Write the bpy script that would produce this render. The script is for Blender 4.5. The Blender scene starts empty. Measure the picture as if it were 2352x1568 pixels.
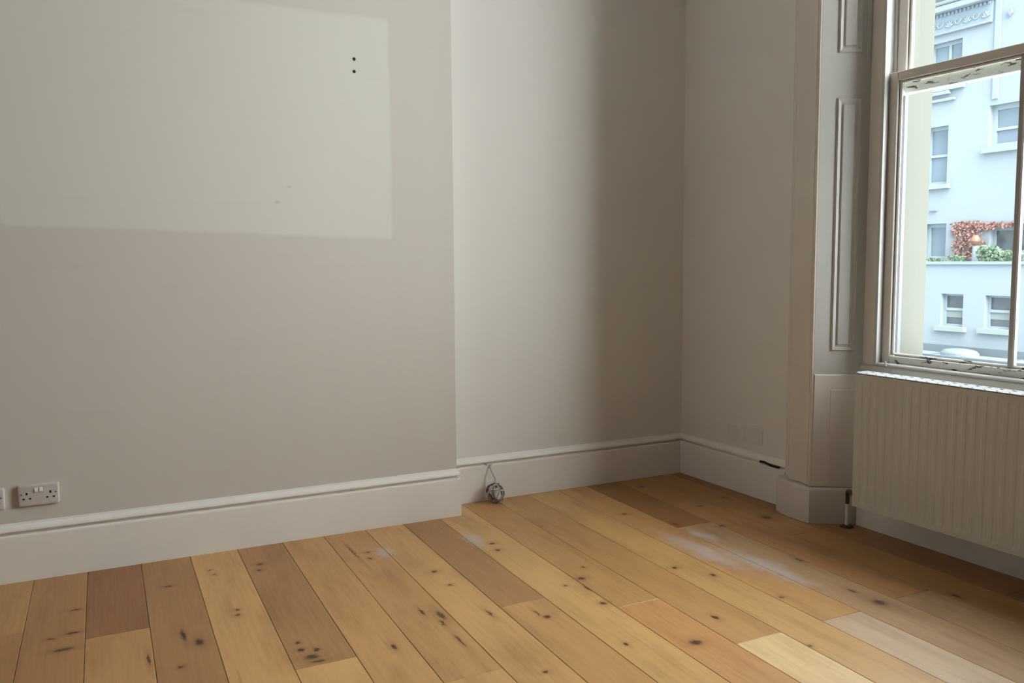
import bpy, bmesh, math, random
from mathutils import Vector, Matrix

scene = bpy.context.scene
COL = scene.collection
random.seed(7)

# ------------------------------------------------------------------ camera
cam_data = bpy.data.cameras.new('camera')
cam = bpy.data.objects.new('camera', cam_data)
COL.objects.link(cam)
cam_data.sensor_fit = 'HORIZONTAL'
cam_data.sensor_width = 36.0
cam_data.lens = 36.0 * 2003.0 / 2352.0
cam_data.clip_start = 0.05
cam_data.clip_end = 300
FWD = Vector((0.4560627, 0.88529028, -0.09092824))
RGT = Vector((0.88868579, -0.4584717, -0.00642371))
UPV = Vector((0.04737488, 0.07787702, 0.99583673))
M = Matrix((RGT, UPV, -FWD)).transposed().to_4x4()
M.translation = Vector((-3.210, -4.0633, 1.2505))
cam.matrix_world = M
scene.camera = cam

# ------------------------------------------------------------------ daylight and exposure
world = bpy.data.worlds.new('overcast_sky')
scene.world = world
world.use_nodes = True
bg = world.node_tree.nodes['Background']
bg.inputs['Color'].default_value = (0.90, 0.955, 1.0, 1)
bg.inputs['Strength'].default_value = 1.2

sun_data = bpy.data.lights.new('veiled_sun', 'SUN')
sun_data.energy = 24.0
sun_data.angle = math.radians(142)
sun_data.color = (1.0, 0.985, 0.955)
sun = bpy.data.objects.new('veiled_sun', sun_data)
COL.objects.link(sun)
SUN_DIR = Vector((-0.60, 0.58, -0.50))          # the way the light travels
sun.rotation_euler = SUN_DIR.to_track_quat('-Z', 'Y').to_euler()
sun.location = (20, -8, 20)

scene.view_settings.view_transform = 'Standard'
scene.view_settings.look = 'None'
scene.view_settings.gamma = 1.0
scene.view_settings.use_curve_mapping = False
scene.view_settings.exposure = 1.22
scene.cycles.max_bounces = 9
scene.cycles.diffuse_bounces = 5
scene.cycles.transparent_max_bounces = 8
scene.cycles.sample_clamp_indirect = 6.0
scene.cycles.adaptive_threshold = 0.03


# ------------------------------------------------------------------ materials
class NT:
    def __init__(self, name):
        self.mat = bpy.data.materials.new(name)
        self.mat.use_nodes = True
        self.t = self.mat.node_tree
        self.b = self.t.nodes['Principled BSDF']

    def n(self, kind, **kw):
        nd = self.t.nodes.new(kind)
        for k, v in kw.items():
            setattr(nd, k, v)
        return nd

    def l(self, a, b):
        self.t.links.new(a, b)

    def val(self, sock, v):
        if hasattr(v, 'is_output'):
            self.l(v, sock)
        else:
            sock.default_value = v

    def math(self, op, a, b=0.0, clamp=False):
        nd = self.n('ShaderNodeMath', operation=op, use_clamp=clamp)
        self.val(nd.inputs[0], a)
        self.val(nd.inputs[1], b)
        return nd.outputs[0]

    def vmath(self, op, a, b=None):
        nd = self.n('ShaderNodeVectorMath', operation=op)
        self.val(nd.inputs[0], a)
        if b is not None:
            self.val(nd.inputs[1], b)
        return nd.outputs['Value'] if op in ('LENGTH', 'DISTANCE', 'DOT_PRODUCT') else nd.outputs['Vector']

    def noise(self, vec, scale, detail=3.0, rough=0.5):
        nd = self.n('ShaderNodeTexNoise')
        if vec is not None:
            self.l(vec, nd.inputs['Vector'])
        nd.inputs['Scale'].default_value = scale
        nd.inputs['Detail'].default_value = detail
        nd.inputs['Roughness'].default_value = rough
        return nd.outputs['Fac']

    def remap(self, v, a, b, c, d, smooth=False):
        nd = self.n('ShaderNodeMapRange')
        nd.clamp = True
        if smooth:
            nd.interpolation_type = 'SMOOTHSTEP'
        self.val(nd.inputs['Value'], v)
        for k, x in zip(('From Min', 'From Max', 'To Min', 'To Max'), (a, b, c, d)):
            nd.inputs[k].default_value = x
        return nd.outputs['Result']

    def mix(self, fac, a, b, mode='MIX'):
        nd = self.n('ShaderNodeMix', data_type='RGBA', blend_type=mode)
        self.val(nd.inputs[0], fac)
        self.val(nd.inputs[6], a)
        self.val(nd.inputs[7], b)
        return nd.outputs[2]

    def bump(self, h, strength, dist=0.01):
        nd = self.n('ShaderNodeBump')
        self.l(h, nd.inputs['Height'])
        nd.inputs['Strength'].default_value = strength
        nd.inputs['Distance'].default_value = dist
        self.l(nd.outputs['Normal'], self.b.inputs['Normal'])

    def pos(self):
        return self.n('ShaderNodeNewGeometry').outputs['Position']


def rgba(c):
    return (c[0], c[1], c[2], 1.0)


def plain(name, col, rough=0.5, var=0.06, scale=6.0, metal=0.0, bump=0.0, spec=0.5):
    m = NT(name)
    p = m.pos()
    f = m.noise(p, scale, 4)
    c = m.mix(f, rgba([x * (1 - var) for x in col]), rgba([min(1, x * (1 + var)) for x in col]))
    m.l(c, m.b.inputs['Base Color'])
    m.b.inputs['Roughness'].default_value = rough
    m.b.inputs['Metallic'].default_value = metal
    m.b.inputs['Specular IOR Level'].default_value = spec
    if bump:
        m.bump(m.noise(p, scale * 14, 3), bump, 0.002)
    return m.mat


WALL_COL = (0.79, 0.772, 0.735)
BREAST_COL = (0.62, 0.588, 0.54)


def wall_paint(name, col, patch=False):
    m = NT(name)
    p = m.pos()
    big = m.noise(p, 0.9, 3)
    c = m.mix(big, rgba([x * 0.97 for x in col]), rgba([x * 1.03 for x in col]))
    sep = m.n('ShaderNodeSeparateXYZ')
    m.l(p, sep.inputs[0])
    # vertical roller streaks
    st = m.n('ShaderNodeMapping')
    st.inputs['Scale'].default_value = (9, 9, 0.35)
    m.l(p, st.inputs['Vector'])
    c = m.mix(m.remap(m.noise(st.outputs[0], 1.0, 3), 0.35, 0.65, 0, 0.18), c, rgba([x * 0.94 for x in col]))
    if patch:
        # brighter rectangle where something large used to hang, edges soft and a little uneven
        wob = m.math('MULTIPLY', m.math('SUBTRACT', m.noise(p, 5.0, 2), 0.5), 0.02)
        X = m.math('ADD', sep.outputs['X'], wob)
        Z = m.math('ADD', sep.outputs['Z'], wob)
        r = m.remap(X, -1.838, -1.818, 1, 0, True)
        l_ = m.remap(X, -3.43, -3.395, 0, 1, True)
        zb = m.math('ADD', Z, m.math('MULTIPLY', m.math('ADD', X, 1.83), 0.027))
        bt = m.remap(zb, 1.352, 1.374, 0, 1, True)
        tp = m.remap(Z, 2.335, 2.365, 1, 0, True)
        k = m.math('MULTIPLY', m.math('MULTIPLY', r, l_), m.math('MULTIPLY', bt, tp))
        c = m.mix(k, c, rgba((0.68, 0.665, 0.61)))
        # faint scuffs below it
        sc = m.n('ShaderNodeMapping')
        sc.inputs['Scale'].default_value = (1.2, 1.2, 9)
        m.l(p, sc.inputs['Vector'])
        c = m.mix(m.remap(m.noise(sc.outputs[0], 1.3, 3), 0.62, 0.8, 0, 0.25), c, rgba([x * 0.9 for x in col]))
        # two filled specks
        for (kx, kz, kr) in ((-2.299, 1.585, 0.016), (-2.354, 1.517, 0.02)):
            d = m.vmath('LENGTH', m.vmath('MULTIPLY', m.vmath('SUBTRACT', p, (kx, 0, kz)), (1, 0, 2.0)))
            c = m.mix(m.remap(d, 0, kr, 0.45, 0, True), c, rgba([x * 0.62 for x in col]))
    m.l(c, m.b.inputs['Base Color'])
    m.b.inputs['Roughness'].default_value = 0.75
    m.b.inputs['Specular IOR Level'].default_value = 0.25
    m.bump(m.noise(p, 160, 2), 0.06, 0.002)
    return m.mat


# knots and stains of the floor: x, y, half width, half length
KNOTS = [(-2.895, -0.514, .016, .010), (-2.715, -0.465, .008, .008), (-2.725, -0.405, .007, .007), (-2.527, -0.427, .015, .014),
         (-2.545, -0.50, .010, .012), (-2.699, -0.881, .008, .012), (-2.705, -0.93, .009, .012), (-2.557, -1.385, .022, .020),
         (-2.575, -1.32, .012, .012), (-2.545, -1.425, .024, .008), (-2.53, -1.34, .010, .014), (-2.57, -1.26, .008, .010),
         (-2.083, -0.498, .013, .009), (-2.10, -0.58, .008, .012), (-1.558, -0.649, .015, .012), (-1.575, -0.74, .012, .014),
         (-1.919, -0.854, .014, .015), (-1.92, -1.02, .009, .008), (-2.115, -1.215, .007, .034), (-2.065, -1.275, .012, .042),
         (-2.085, -1.34, .007, .026), (-1.905, -1.34, .006, .035), (-2.30, -1.44, .008, .024), (-2.09, -1.50, .006, .050),
         (-1.740, -1.465, .014, .013), (-1.755, -1.42, .005, .028), (-1.948, -1.824, .010, .008), (-1.411, -1.877, .024, .020),
         (-1.435, -1.203, .018, .014), (-1.498, -1.456, .014, .014), (-1.47, -1.30, .006, .028), (-0.394, -0.166, .016, .016),
         (-0.205, -0.93, .022, .030), (-0.602, -1.927, .022, .030), (-1.033, -1.28, .014, .012), (-0.60, -1.80, .010, .022),
         (-2.936, -1.264, .010, .010), (-3.02, -1.16, .005, .045), (-2.86, -1.10, .014, .030), (-2.90, -1.02, .008, .050),
         (-3.30, -0.84, .012, .008), (-3.22, -0.60, .020, .008), (-3.23, -0.82, .024, .010), (-3.26, -0.95, .03, .012),
         (-2.14, -0.45, .004, .11), (-0.36, -0.62, .012, .012), (-0.78, -0.55, .016, .012), (-0.66, -0.80, .012, .014),
         (-0.95, -1.42, .010, .014), (-1.22, -1.75, .010, .018), (-0.52, -1.45, .008, .026), (-1.10, -2.07, .008, .008),
         (-0.88, -1.72, .010, .012), (-1.62, -1.78, .008, .014), (-1.36, -1.10, .008, .008), (-1.53, -1.24, .007, .010),
         (-0.30, -2.02, .010, .020), (-0.14, -0.55, .014, .012), (-0.485, -0.93, .018, .012)]
# worn, whitish patches of the finish: x, y, half width, half length
WORN = [(-0.80, -1.16, .085, .34), (-0.70, -1.42, .075, .34), (-1.60, -0.56, .05, .13), (-2.02, -0.55, .05, .07), (-0.66, -1.02, .05, .10)]
PLANK_SKEW = 0.0367


def wood_floor(knots, worn):
    """oak with the knots and worn places that fall on one plank"""
    m = NT('oak_plank')
    p = m.pos()
    oi = m.n('ShaderNodeObjectInfo')
    # per plank shift so that the grain breaks at each joint
    off = m.n('ShaderNodeCombineXYZ')
    m.l(m.math('MULTIPLY', oi.outputs['Random'], 37.0), off.inputs[0])
    m.l(m.math('MULTIPLY', oi.outputs['Random'], 91.0), off.inputs[1])
    pv = m.vmath('ADD', p, off.outputs[0])
    rot = m.n('ShaderNodeMapping')
    rot.inputs['Rotation'].default_value = (0, 0, math.atan(PLANK_SKEW))
    m.l(pv, rot.inputs['Vector'])

    def stretched(sx, sy):
        mp = m.n('ShaderNodeMapping')
        mp.inputs['Scale'].default_value = (sx, sy, 1)
        m.l(rot.outputs[0], mp.inputs['Vector'])
        return mp.outputs[0]
    base = oi.outputs['Color']
    # broad cathedral bands, fine grain, cloudy tone
    warp = m.noise(stretched(5, 1.3), 1.0, 3)
    wv = m.n('ShaderNodeTexWave')
    wv.bands_direction = 'X'
    wv.inputs['Scale'].default_value = 1.7
    wv.inputs['Distortion'].default_value = 7.0
    wv.inputs['Detail'].default_value = 2.5
    wv.inputs['Detail Scale'].default_value = 0.7
    m.l(stretched(7.0, 0.55), wv.inputs['Vector'])
    fine = m.noise(stretched(120, 5), 1.0, 4, 0.6)
    dark = m.mix(1.0, base, (0.62, 0.52, 0.42, 1), 'MULTIPLY')
    light = m.mix(1.0, base, (1.18, 1.19, 1.2, 1), 'MULTIPLY')
    c = m.mix(m.remap(wv.outputs['Fac'], 0.0, 1.0, 0.0, 0.14), base, dark)
    c = m.mix(m.remap(warp, 0.32, 0.72, 0.0, 0.75), c, light)
    c = m.mix(m.remap(fine, 0.45, 0.75, 0.0, 0.11), c, dark)
    c = m.mix(m.remap(m.noise(stretched(9, 1.6), 1.0, 4, 0.6), 0.5, 0.78, 0.0, 0.75), c, dark)
    c = m.mix(m.remap(m.noise(stretched(16, 2.2), 1.0, 3, 0.55), 0.52, 0.72, 0.0, 0.5), c, light)
    # thin mineral streaks along the grain and small pale flecks
    st = m.noise(stretched(55, 2.6), 1.0, 3, 0.5)
    c = m.mix(m.remap(st, 0.64, 0.74, 0.0, 0.5), c, dark)
    c = m.mix(m.remap(m.noise(stretched(26, 7), 1.0, 4, 0.6), 0.66, 0.78, 0.0, 0.5), c, light)
    # knots, each with a darker core and a reddish ring
    pz = m.n('ShaderNodeMapping')
    pz.inputs['Scale'].default_value = (1, 1, 0)
    m.l(p, pz.inputs['Vector'])
    wn = m.n('ShaderNodeTexNoise')
    wn.inputs['Scale'].default_value = 55
    m.l(p, wn.inputs['Vector'])
    jit = m.vmath('MULTIPLY', m.vmath('SUBTRACT', wn.outputs['Color'], (0.5, 0.5, 0.5)), (0.018, 0.018, 0))
    pj = m.vmath('ADD', pz.outputs[0], jit)
    acc = None
    for (kx, ky, rx, ry) in knots:
        d = m.vmath('LENGTH', m.vmath('MULTIPLY', m.vmath('SUBTRACT', pj, (kx, ky, 0)), (1 / (rx * 1.25), 1 / (ry * 1.25), 0)))
        acc = d if acc is None else m.math('MINIMUM', acc, d)
    if knots:
        c = m.mix(m.remap(acc, 0.7, 3.0, 0.42, 0.0, True), c, dark)
        ring = m.mix(1.0, base, (0.40, 0.27, 0.2, 1), 'MULTIPLY')
        c = m.mix(m.remap(acc, 0.5, 1.15, 0.8, 0.0, True), c, ring)
        c = m.mix(m.remap(acc, 0.35, 0.72, 0.85, 0.0, True), c, (0.04, 0.025, 0.015, 1))
    acc = None
    jw = m.vmath('MULTIPLY', m.vmath('SUBTRACT', wn.outputs['Color'], (0.5, 0.5, 0.5)), (0.05, 0.09, 0))
    big = m.n('ShaderNodeTexNoise')
    big.inputs['Scale'].default_value = 9
    m.l(p, big.inputs['Vector'])
    jw2 = m.vmath('MULTIPLY', m.vmath('SUBTRACT', big.outputs['Color'], (0.5, 0.5, 0.5)), (0.10, 0.2, 0))
    pw = m.vmath('ADD', m.vmath('ADD', pz.outputs[0], jw), jw2)
    for (kx, ky, rx, ry) in worn:
        d = m.vmath('LENGTH', m.vmath('MULTIPLY', m.vmath('SUBTRACT', pw, (kx, ky, 0)), (1 / rx, 1 / ry, 0)))
        acc = d if acc is None else m.math('MINIMUM', acc, d)
    if worn:
        c = m.mix(m.remap(acc, 0.15, 1.15, 0.72, 0.0, True), c, (0.56, 0.49, 0.48, 1))
    m.l(c, m.b.inputs['Base Color'])
    m.val(m.b.inputs['Roughness'], m.remap(fine, 0.3, 0.7, 0.40, 0.52))
    m.b.inputs['Specular IOR Level'].default_value = 0.6
    m.bump(fine, 0.05, 0.002)
    return m.mat


def glass_mat(name, tint, refl=1.0):
    m = NT(name)
    t = m.t
    tr = m.n('ShaderNodeBsdfTransparent')
    tr.inputs['Color'].default_value = rgba(tint)
    gl = m.n('ShaderNodeBsdfGlossy')
    gl.inputs['Roughness'].default_value = 0.02
    fr = m.n('ShaderNodeFresnel')
    fr.inputs['IOR'].default_value = 1.45
    smear = m.noise(m.pos(), 4.0, 4)
    k = m.math('MULTIPLY', fr.outputs[0], m.remap(smear, 0.3, 0.7, 0.85 * refl, refl))
    mx = m.n('ShaderNodeMixShader')
    m.l(k, mx.inputs[0])
    m.l(tr.outputs[0], mx.inputs[1])
    m.l(gl.outputs[0], mx.inputs[2])
    m.l(mx.outputs[0], t.nodes['Material Output'].inputs['Surface'])
    return m.mat


def flaking_paint(name, col, under, amount):
    m = NT(name)
    p = m.pos()
    mp = m.n('ShaderNodeMapping')
    mp.inputs['Scale'].default_value = (40, 14, 60)
    m.l(p, mp.inputs['Vector'])
    f = m.noise(mp.outputs[0], 1.0, 5, 0.6)
    k = m.remap(f, amount, amount + 0.03, 0, 1)
    c = m.mix(m.noise(p, 8, 3), rgba([x * 0.9 for x in col]), rgba([x * 1.05 for x in col]))
    c = m.mix(k, c, rgba(under))
    m.l(c, m.b.inputs['Base Color'])
    m.b.inputs['Roughness'].default_value = 0.55
    m.bump(m.math('SUBTRACT', 1.0, k), 0.5, 0.003)
    return m.mat


MAT = {}
MAT['wall'] = wall_paint('wall_paint', WALL_COL)
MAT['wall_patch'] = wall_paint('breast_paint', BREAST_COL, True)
MAT['far_wall'] = wall_paint('far_wall_paint', (0.48, 0.475, 0.47))
MAT['ceiling'] = plain('ceiling_paint', (0.68, 0.67, 0.655), 0.8)
MAT['trim'] = plain('trim_gloss', (0.84, 0.81, 0.76), 0.42, 0.04, 3.0, bump=0.03)
MAT['arch'] = plain('architrave_gloss', (0.70, 0.65, 0.595), 0.45, 0.04, 3.0, bump=0.03)
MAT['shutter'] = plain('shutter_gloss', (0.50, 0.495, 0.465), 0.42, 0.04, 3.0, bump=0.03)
MAT['sash'] = plain('sash_paint', (0.66, 0.62, 0.57), 0.45, 0.06, 10.0, bump=0.05)
MAT['flaky'] = flaking_paint('flaking_sash_paint', (0.70, 0.69, 0.66), (0.05, 0.042, 0.035), 0.575)
MAT['flaky2'] = flaking_paint('flaking_rail_paint', (0.62, 0.62, 0.56), (0.13, 0.10, 0.075), 0.575)
MAT['bar'] = plain('glazing_bar_paint', (0.40, 0.385, 0.37), 0.6, 0.06, 10.0)
MAT['sill'] = plain('sill_paint', (0.52, 0.515, 0.50), 0.5, 0.06, 9.0, bump=0.05)
MAT['radiator'] = plain('radiator_enamel', (0.60, 0.585, 0.535), 0.38, 0.02, 2.0)
MAT['grille'] = plain('radiator_grille_enamel', (0.24, 0.25, 0.255), 0.85, 0.02, 2.0, spec=0.1)
MAT['dark'] = plain('dark_gap', (0.012, 0.010, 0.008), 0.8)
MAT['hole'] = plain('socket_hole', (0.01, 0.009, 0.009), 0.7)
MAT['plastic'] = plain('white_plastic', (0.58, 0.55, 0.525), 0.35, 0.02)
MAT['plastic2'] = plain('bright_white_plastic', (0.86, 0.84, 0.80), 0.3, 0.02)
MAT['plate'] = plain('painted_plate', (0.745, 0.735, 0.715), 0.7, 0.02)
MAT['cable'] = plain('white_cable', (0.50, 0.45, 0.42), 0.45, 0.1, 30)
MAT['cable_dark'] = plain('brown_cable', (0.16, 0.12, 0.10), 0.45, 0.2, 30)
MAT['brass'] = plain('tarnished_brass', (0.10, 0.07, 0.045), 0.5, 0.2, 30, metal=0.6)
MAT['white_pipe'] = plain('white_pipe', (0.82, 0.79, 0.73), 0.4, 0.03)
MAT['subfloor'] = plain('floor_joint', (0.07, 0.04, 0.02), 0.9)
PLAIN_OAK = wood_floor([], [])
MAT['glass'] = glass_mat('window_glass', (0.95, 0.98, 0.985), 0.4)
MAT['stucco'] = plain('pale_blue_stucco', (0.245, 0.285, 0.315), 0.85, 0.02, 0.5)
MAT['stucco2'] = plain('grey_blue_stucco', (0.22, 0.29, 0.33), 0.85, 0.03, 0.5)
MAT['stone_sill'] = plain('stone_sill', (0.25, 0.29, 0.285), 0.8, 0.05, 2.0)
MAT['ext_frame'] = plain('painted_frame', (0.31, 0.37, 0.40), 0.6, 0.02, 1.0)
MAT['ext_glass'] = plain('far_glass', (0.095, 0.115, 0.13), 0.12, 0.25, 0.7)
MAT['ext_glass_pale'] = plain('curtained_glass', (0.165, 0.22, 0.27), 0.2, 0.15, 0.7)
MAT['cream'] = plain('darkened_stone', (0.038, 0.041, 0.031), 0.8, 0.03, 2.0, bump=0.05)  # stone colour darkened to offset the strong sun on the reveal
MAT['lead'] = plain('lead_roof', (0.19, 0.225, 0.25), 0.6, 0.12, 0.8)
MAT['lead_dark'] = plain('lead_flashing', (0.125, 0.155, 0.175), 0.6, 0.12, 0.8)
MAT['dome'] = plain('opal_dome', (0.15, 0.175, 0.18), 0.4, 0.03)
MAT['leaf_red'] = plain('red_creeper_leaf', (0.25, 0.135, 0.115), 0.6, 0.45, 3.0)
MAT['leaf_green'] = plain('green_leaf', (0.13, 0.19, 0.125), 0.6, 0.4, 3.0)
MAT['terracotta'] = plain('orange_ceramic', (0.24, 0.125, 0.08), 0.5, 0.15, 8)
MAT['outer_paint'] = plain('darkened_outer_paint', (0.062, 0.068, 0.075), 0.7)  # lining paint set darker so its sunlit face does not burn out
MAT['screw'] = plain('dull_screw', (0.14, 0.13, 0.12), 0.5)
MAT['dust'] = plain('grey_vent', (0.22, 0.24, 0.27), 0.7)


# ------------------------------------------------------------------ mesh helpers
def link(name, me, mat=None, parent=None, kind=None):
    o = bpy.data.objects.new(name, me)
    COL.objects.link(o)
    if mat is not None and me is not None:
        me.materials.append(MAT[mat] if isinstance(mat, str) else mat)
    if parent is not None:
        o.parent = parent
    if kind:
        o['kind'] = kind
    return o


def tag(o, label, cat, group=None):
    o['label'] = label
    o['category'] = cat
    if group:
        o['group'] = group
    return o


def empty(name, loc=(0, 0, 0)):
    o = bpy.data.objects.new(name, None)
    o.location = loc
    o.empty_display_size = 0.05
    COL.objects.link(o)
    return o


def finish(bm, name, mat, parent=None, kind=None, bevel=0.0, seg=2, smooth=False, loc=None):
    bmesh.ops.remove_doubles(bm, verts=bm.verts, dist=1e-6)
    bmesh.ops.recalc_face_normals(bm, faces=bm.faces)
    if bevel:
        es = [e for e in bm.edges if len(e.link_faces) == 2 and e.calc_face_angle(0) > 0.5]
        bmesh.ops.bevel(bm, geom=es, offset=bevel, segments=seg, profile=0.5, affect='EDGES', clamp_overlap=True)
    if smooth:
        for f in bm.faces:
            f.smooth = True
    me = bpy.data.meshes.new(name)
    if loc is not None:
        bmesh.ops.translate(bm, verts=bm.verts, vec=-Vector(loc))
    bm.to_mesh(me)
    bm.free()
    if smooth:
        me.set_sharp_from_angle(angle=math.radians(35))
    o = link(name, me, mat, parent, kind)
    if loc is not None:
        o.location = loc
    return o


def add_box(bm, x0, x1, y0, y1, z0, z1):
    vs = [bm.verts.new((x, y, z)) for x in (x0, x1) for y in (y0, y1) for z in (z0, z1)]
    for a in ((0, 1, 3, 2), (4, 6, 7, 5), (0, 4, 5, 1), (2, 3, 7, 6), (0, 2, 6, 4), (1, 5, 7, 3)):
        bm.faces.new([vs[i] for i in a])


def add_prism(bm, plan, z0, z1):
    a = [bm.verts.new((x, y, z0)) for x, y in plan]
    b = [bm.verts.new((x, y, z1)) for x, y in plan]
    n = len(plan)
    for i in range(n):
        j = (i + 1) % n
        bm.faces.new((a[i], a[j], b[j], b[i]))
    bm.faces.new(a[::-1])
    bm.faces.new(b)


def add_sections(bm, secs, cap=True):
    """closed loops of points skinned one to the next"""
    rows = [[bm.verts.new(p) for p in s] for s in secs]
    n = len(rows[0])
    for r0, r1 in zip(rows, rows[1:]):
        for i in range(n):
            j = (i + 1) % n
            bm.faces.new((r0[i], r0[j], r1[j], r1[i]))
    if cap:
        bm.faces.new(rows[0][::-1])
        bm.faces.new(rows[-1])


def add_tube(bm, pts, r, seg=8, cap=True):
    pts = [Vector(p) for p in pts]
    secs = []
    up = Vector((0.13, 0.31, 0.94)).normalized()
    for i, p in enumerate(pts):
        d = (pts[min(i + 1, len(pts) - 1)] - pts[max(i - 1, 0)]).normalized()
        s = d.cross(up)
        if s.length < 1e-3:
            s = d.cross(Vector((1, 0, 0)))
        s.normalize()
        up = s.cross(d).normalized()
        rr = r[i] if isinstance(r, (list, tuple)) else r
        secs.append([p + (s * math.cos(t) + up * math.sin(t)) * rr for t in [2 * math.pi * k / seg for k in range(seg)]])
    add_sections(bm, secs, cap)


def add_cyl(bm, c, axis, r, h, seg=16):
    a = Vector(axis).normalized()
    c = Vector(c)
    add_tube(bm, [c - a * h / 2, c + a * h / 2], r, seg)


def smooth_path(pts, n=8):
    pts = [Vector(p) for p in pts]
    P = [pts[0]] + pts + [pts[-1]]
    out = []
    for i in range(1, len(P) - 2):
        p0, p1, p2, p3 = P[i - 1:i + 3]
        for k in range(n):
            t = k / n
            out.append(0.5 * ((2 * p1) + (-p0 + p2) * t + (2 * p0 - 5 * p1 + 4 * p2 - p3) * t * t + (-p0 + 3 * p1 - 3 * p2 + p3) * t ** 3))
    out.append(pts[-1])
    return out


def box(name, mat, parent, x0, x1, y0, y1, z0, z1, bevel=0.0, kind=None, seg=2):
    bm = bmesh.new()
    add_box(bm, min(x0, x1), max(x0, x1), min(y0, y1), max(y0, y1), min(z0, z1), max(z0, z1))
    return finish(bm, name, mat, parent, kind, bevel, seg)


# ------------------------------------------------------------------ room shell
# x = 0 is the skirting face of the window wall, y = 0 that of the alcove wall; the room is x < 0, y < 0
XL, YB, ZC = -6.2, -8.4, 3.5
WIN_Y = (-1.905,)                 # centre of the window
BREAST_Y = -0.186

floor = box('floor', 'subfloor', None, XL, 0.12, YB, 0.02, -0.06, -0.019, kind='structure')
# planks, each an object of its own
EDGES = [-3.355, -3.163, -2.962, -2.768, -2.572, -2.375, -2.187, -1.989, -1.800, -1.612, -1.418, -1.232, -1.033, -0.843, -0.657, -0.455]
while EDGES[-1] < 0.25:
    EDGES.append(EDGES[-1] + 0.1935)
while EDGES[0] > -6.2:
    EDGES.insert(0, EDGES[0] - 0.1935)
TONES = {'dk': (0.287, 0.137, 0.048), 'rd': (0.305, 0.134, 0.046), 'br': (0.390, 0.200, 0.073), 'tn': (0.500, 0.273, 0.101),
         'lt': (0.573, 0.326, 0.123), 'yl': (0.575, 0.338, 0.130), 'or': (0.55, 0.285, 0.108), 'cr': (0.70, 0.495, 0.25), 'pk': (0.60, 0.43, 0.275), 'pt': (0.56, 0.38, 0.22), 'mb': (0.40, 0.245, 0.125), 'mt': (0.44, 0.275, 0.14)}
# row index from the edge at -3.163: end joints (y) and tones from the wall outward
ROWS = {-3.355: ([-1.35], ['br', 'br']), -3.163: ([-0.895], ['rd', 'tn']), -2.962: ([-2.2], ['br', 'tn']), -2.768: ([-2.6], ['lt', 'tn']),
        -2.572: ([-1.45], ['br', 'lt']), -2.375: ([-2.5], ['tn', 'lt']), -2.187: ([-1.742], ['tn', 'lt']), -1.989: ([-2.35], ['lt', 'tn']),
        -1.800: ([-1.311], ['br', 'tn']), -1.612: ([-2.45], ['yl', 'tn']), -1.418: ([-1.515], ['tn', 'or']), -1.232: ([-1.948], ['tn', 'cr']),
        -1.033: ([-2.7], ['yl', 'tn']), -0.843: ([-1.949], ['tn', 'pk']), -0.657: ([-0.862], ['dk', 'mt']), -0.455: ([-1.93], ['br', 'mb']),
        -0.2615: ([-1.20], ['br', 'br']), -0.068: ([-2.1], ['rd', 'dk']), 0.1255: ([-1.6], ['dk', 'dk'])}  # rows by the radiator toned darker to carry the shade there


def plank(s0, s1, ya, yb, col):
    # clipped to the room: ya > yb (ya nearer the alcove wall)
    g = 0.0006
    s0 += g
    s1 -= g
    ya -= g
    yb += g
    z0, z1 = -0.019, 0.0
    cx, cy = (s0 + s1) / 2, (ya + yb) / 2
    bm = bmesh.new()
    b = 0.0016
    ps = []
    for z, ins in ((z0, 0), (z1 - b, 0), (z1, b)):
        sec = []
        for s, y in ((s0 + ins, ya - ins), (s1 - ins, ya - ins), (s1 - ins, yb + ins), (s0 + ins, yb + ins)):
            sec.append((s + PLANK_SKEW * y, y, z))
        ps.append(sec)
    add_sections(bm, ps)
    # planks on the outer row stay inside the room
    lim = 0.112
    for v in bm.verts:
        v.co.x = max(XL, min(lim, v.co.x))
    def on_plank(k, mx, my):
        s = k[0] - PLANK_SKEW * k[1]
        return s0 - mx - k[2] < s < s1 + mx + k[2] and yb - my - k[3] < k[1] < ya + my + k[3]
    kn = [k for k in KNOTS if on_plank(k, 2 * k[2], 2 * k[3])]
    wo = [k for k in WORN if on_plank(k, 0.12, 0.2)]
    o = finish(bm, 'plank', wood_floor(kn, wo) if kn or wo else PLAIN_OAK, floor, loc=(cx + PLANK_SKEW * cy, cy, 0))
    o.color = rgba(col)
    return o


rp = random.Random(3)
keys = sorted(ROWS)
for s0, s1 in zip(EDGES, EDGES[1:]):
    key = min(keys, key=lambda k: abs(k - s0))
    ytop = 0.0 if s1 > -1.62 else -0.17
    if abs(key - s0) < 0.01:
        js, tones = ROWS[key]
        js = list(js)
        tones = list(tones)
    else:
        js = [-rp.uniform(0.4, 1.9)]
        tones = [rp.choice(['br', 'tn', 'tn', 'lt'])]
        tones.append(rp.choice(['br', 'tn', 'tn', 'lt']))
    y = js[-1]
    while y - 1.9 > YB + 0.4:
        y -= 1.9
        js.append(y)
        tones.append(rp.choice(['br', 'tn', 'lt', 'tn']))
    ys = [ytop] + js + [YB]
    for (ya, yb), t in zip(zip(ys, ys[1:]), tones):
        k = rp.uniform(0.95, 1.05)
        plank(s0, s1, ya, yb, [c * k for c in TONES[t]])

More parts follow.
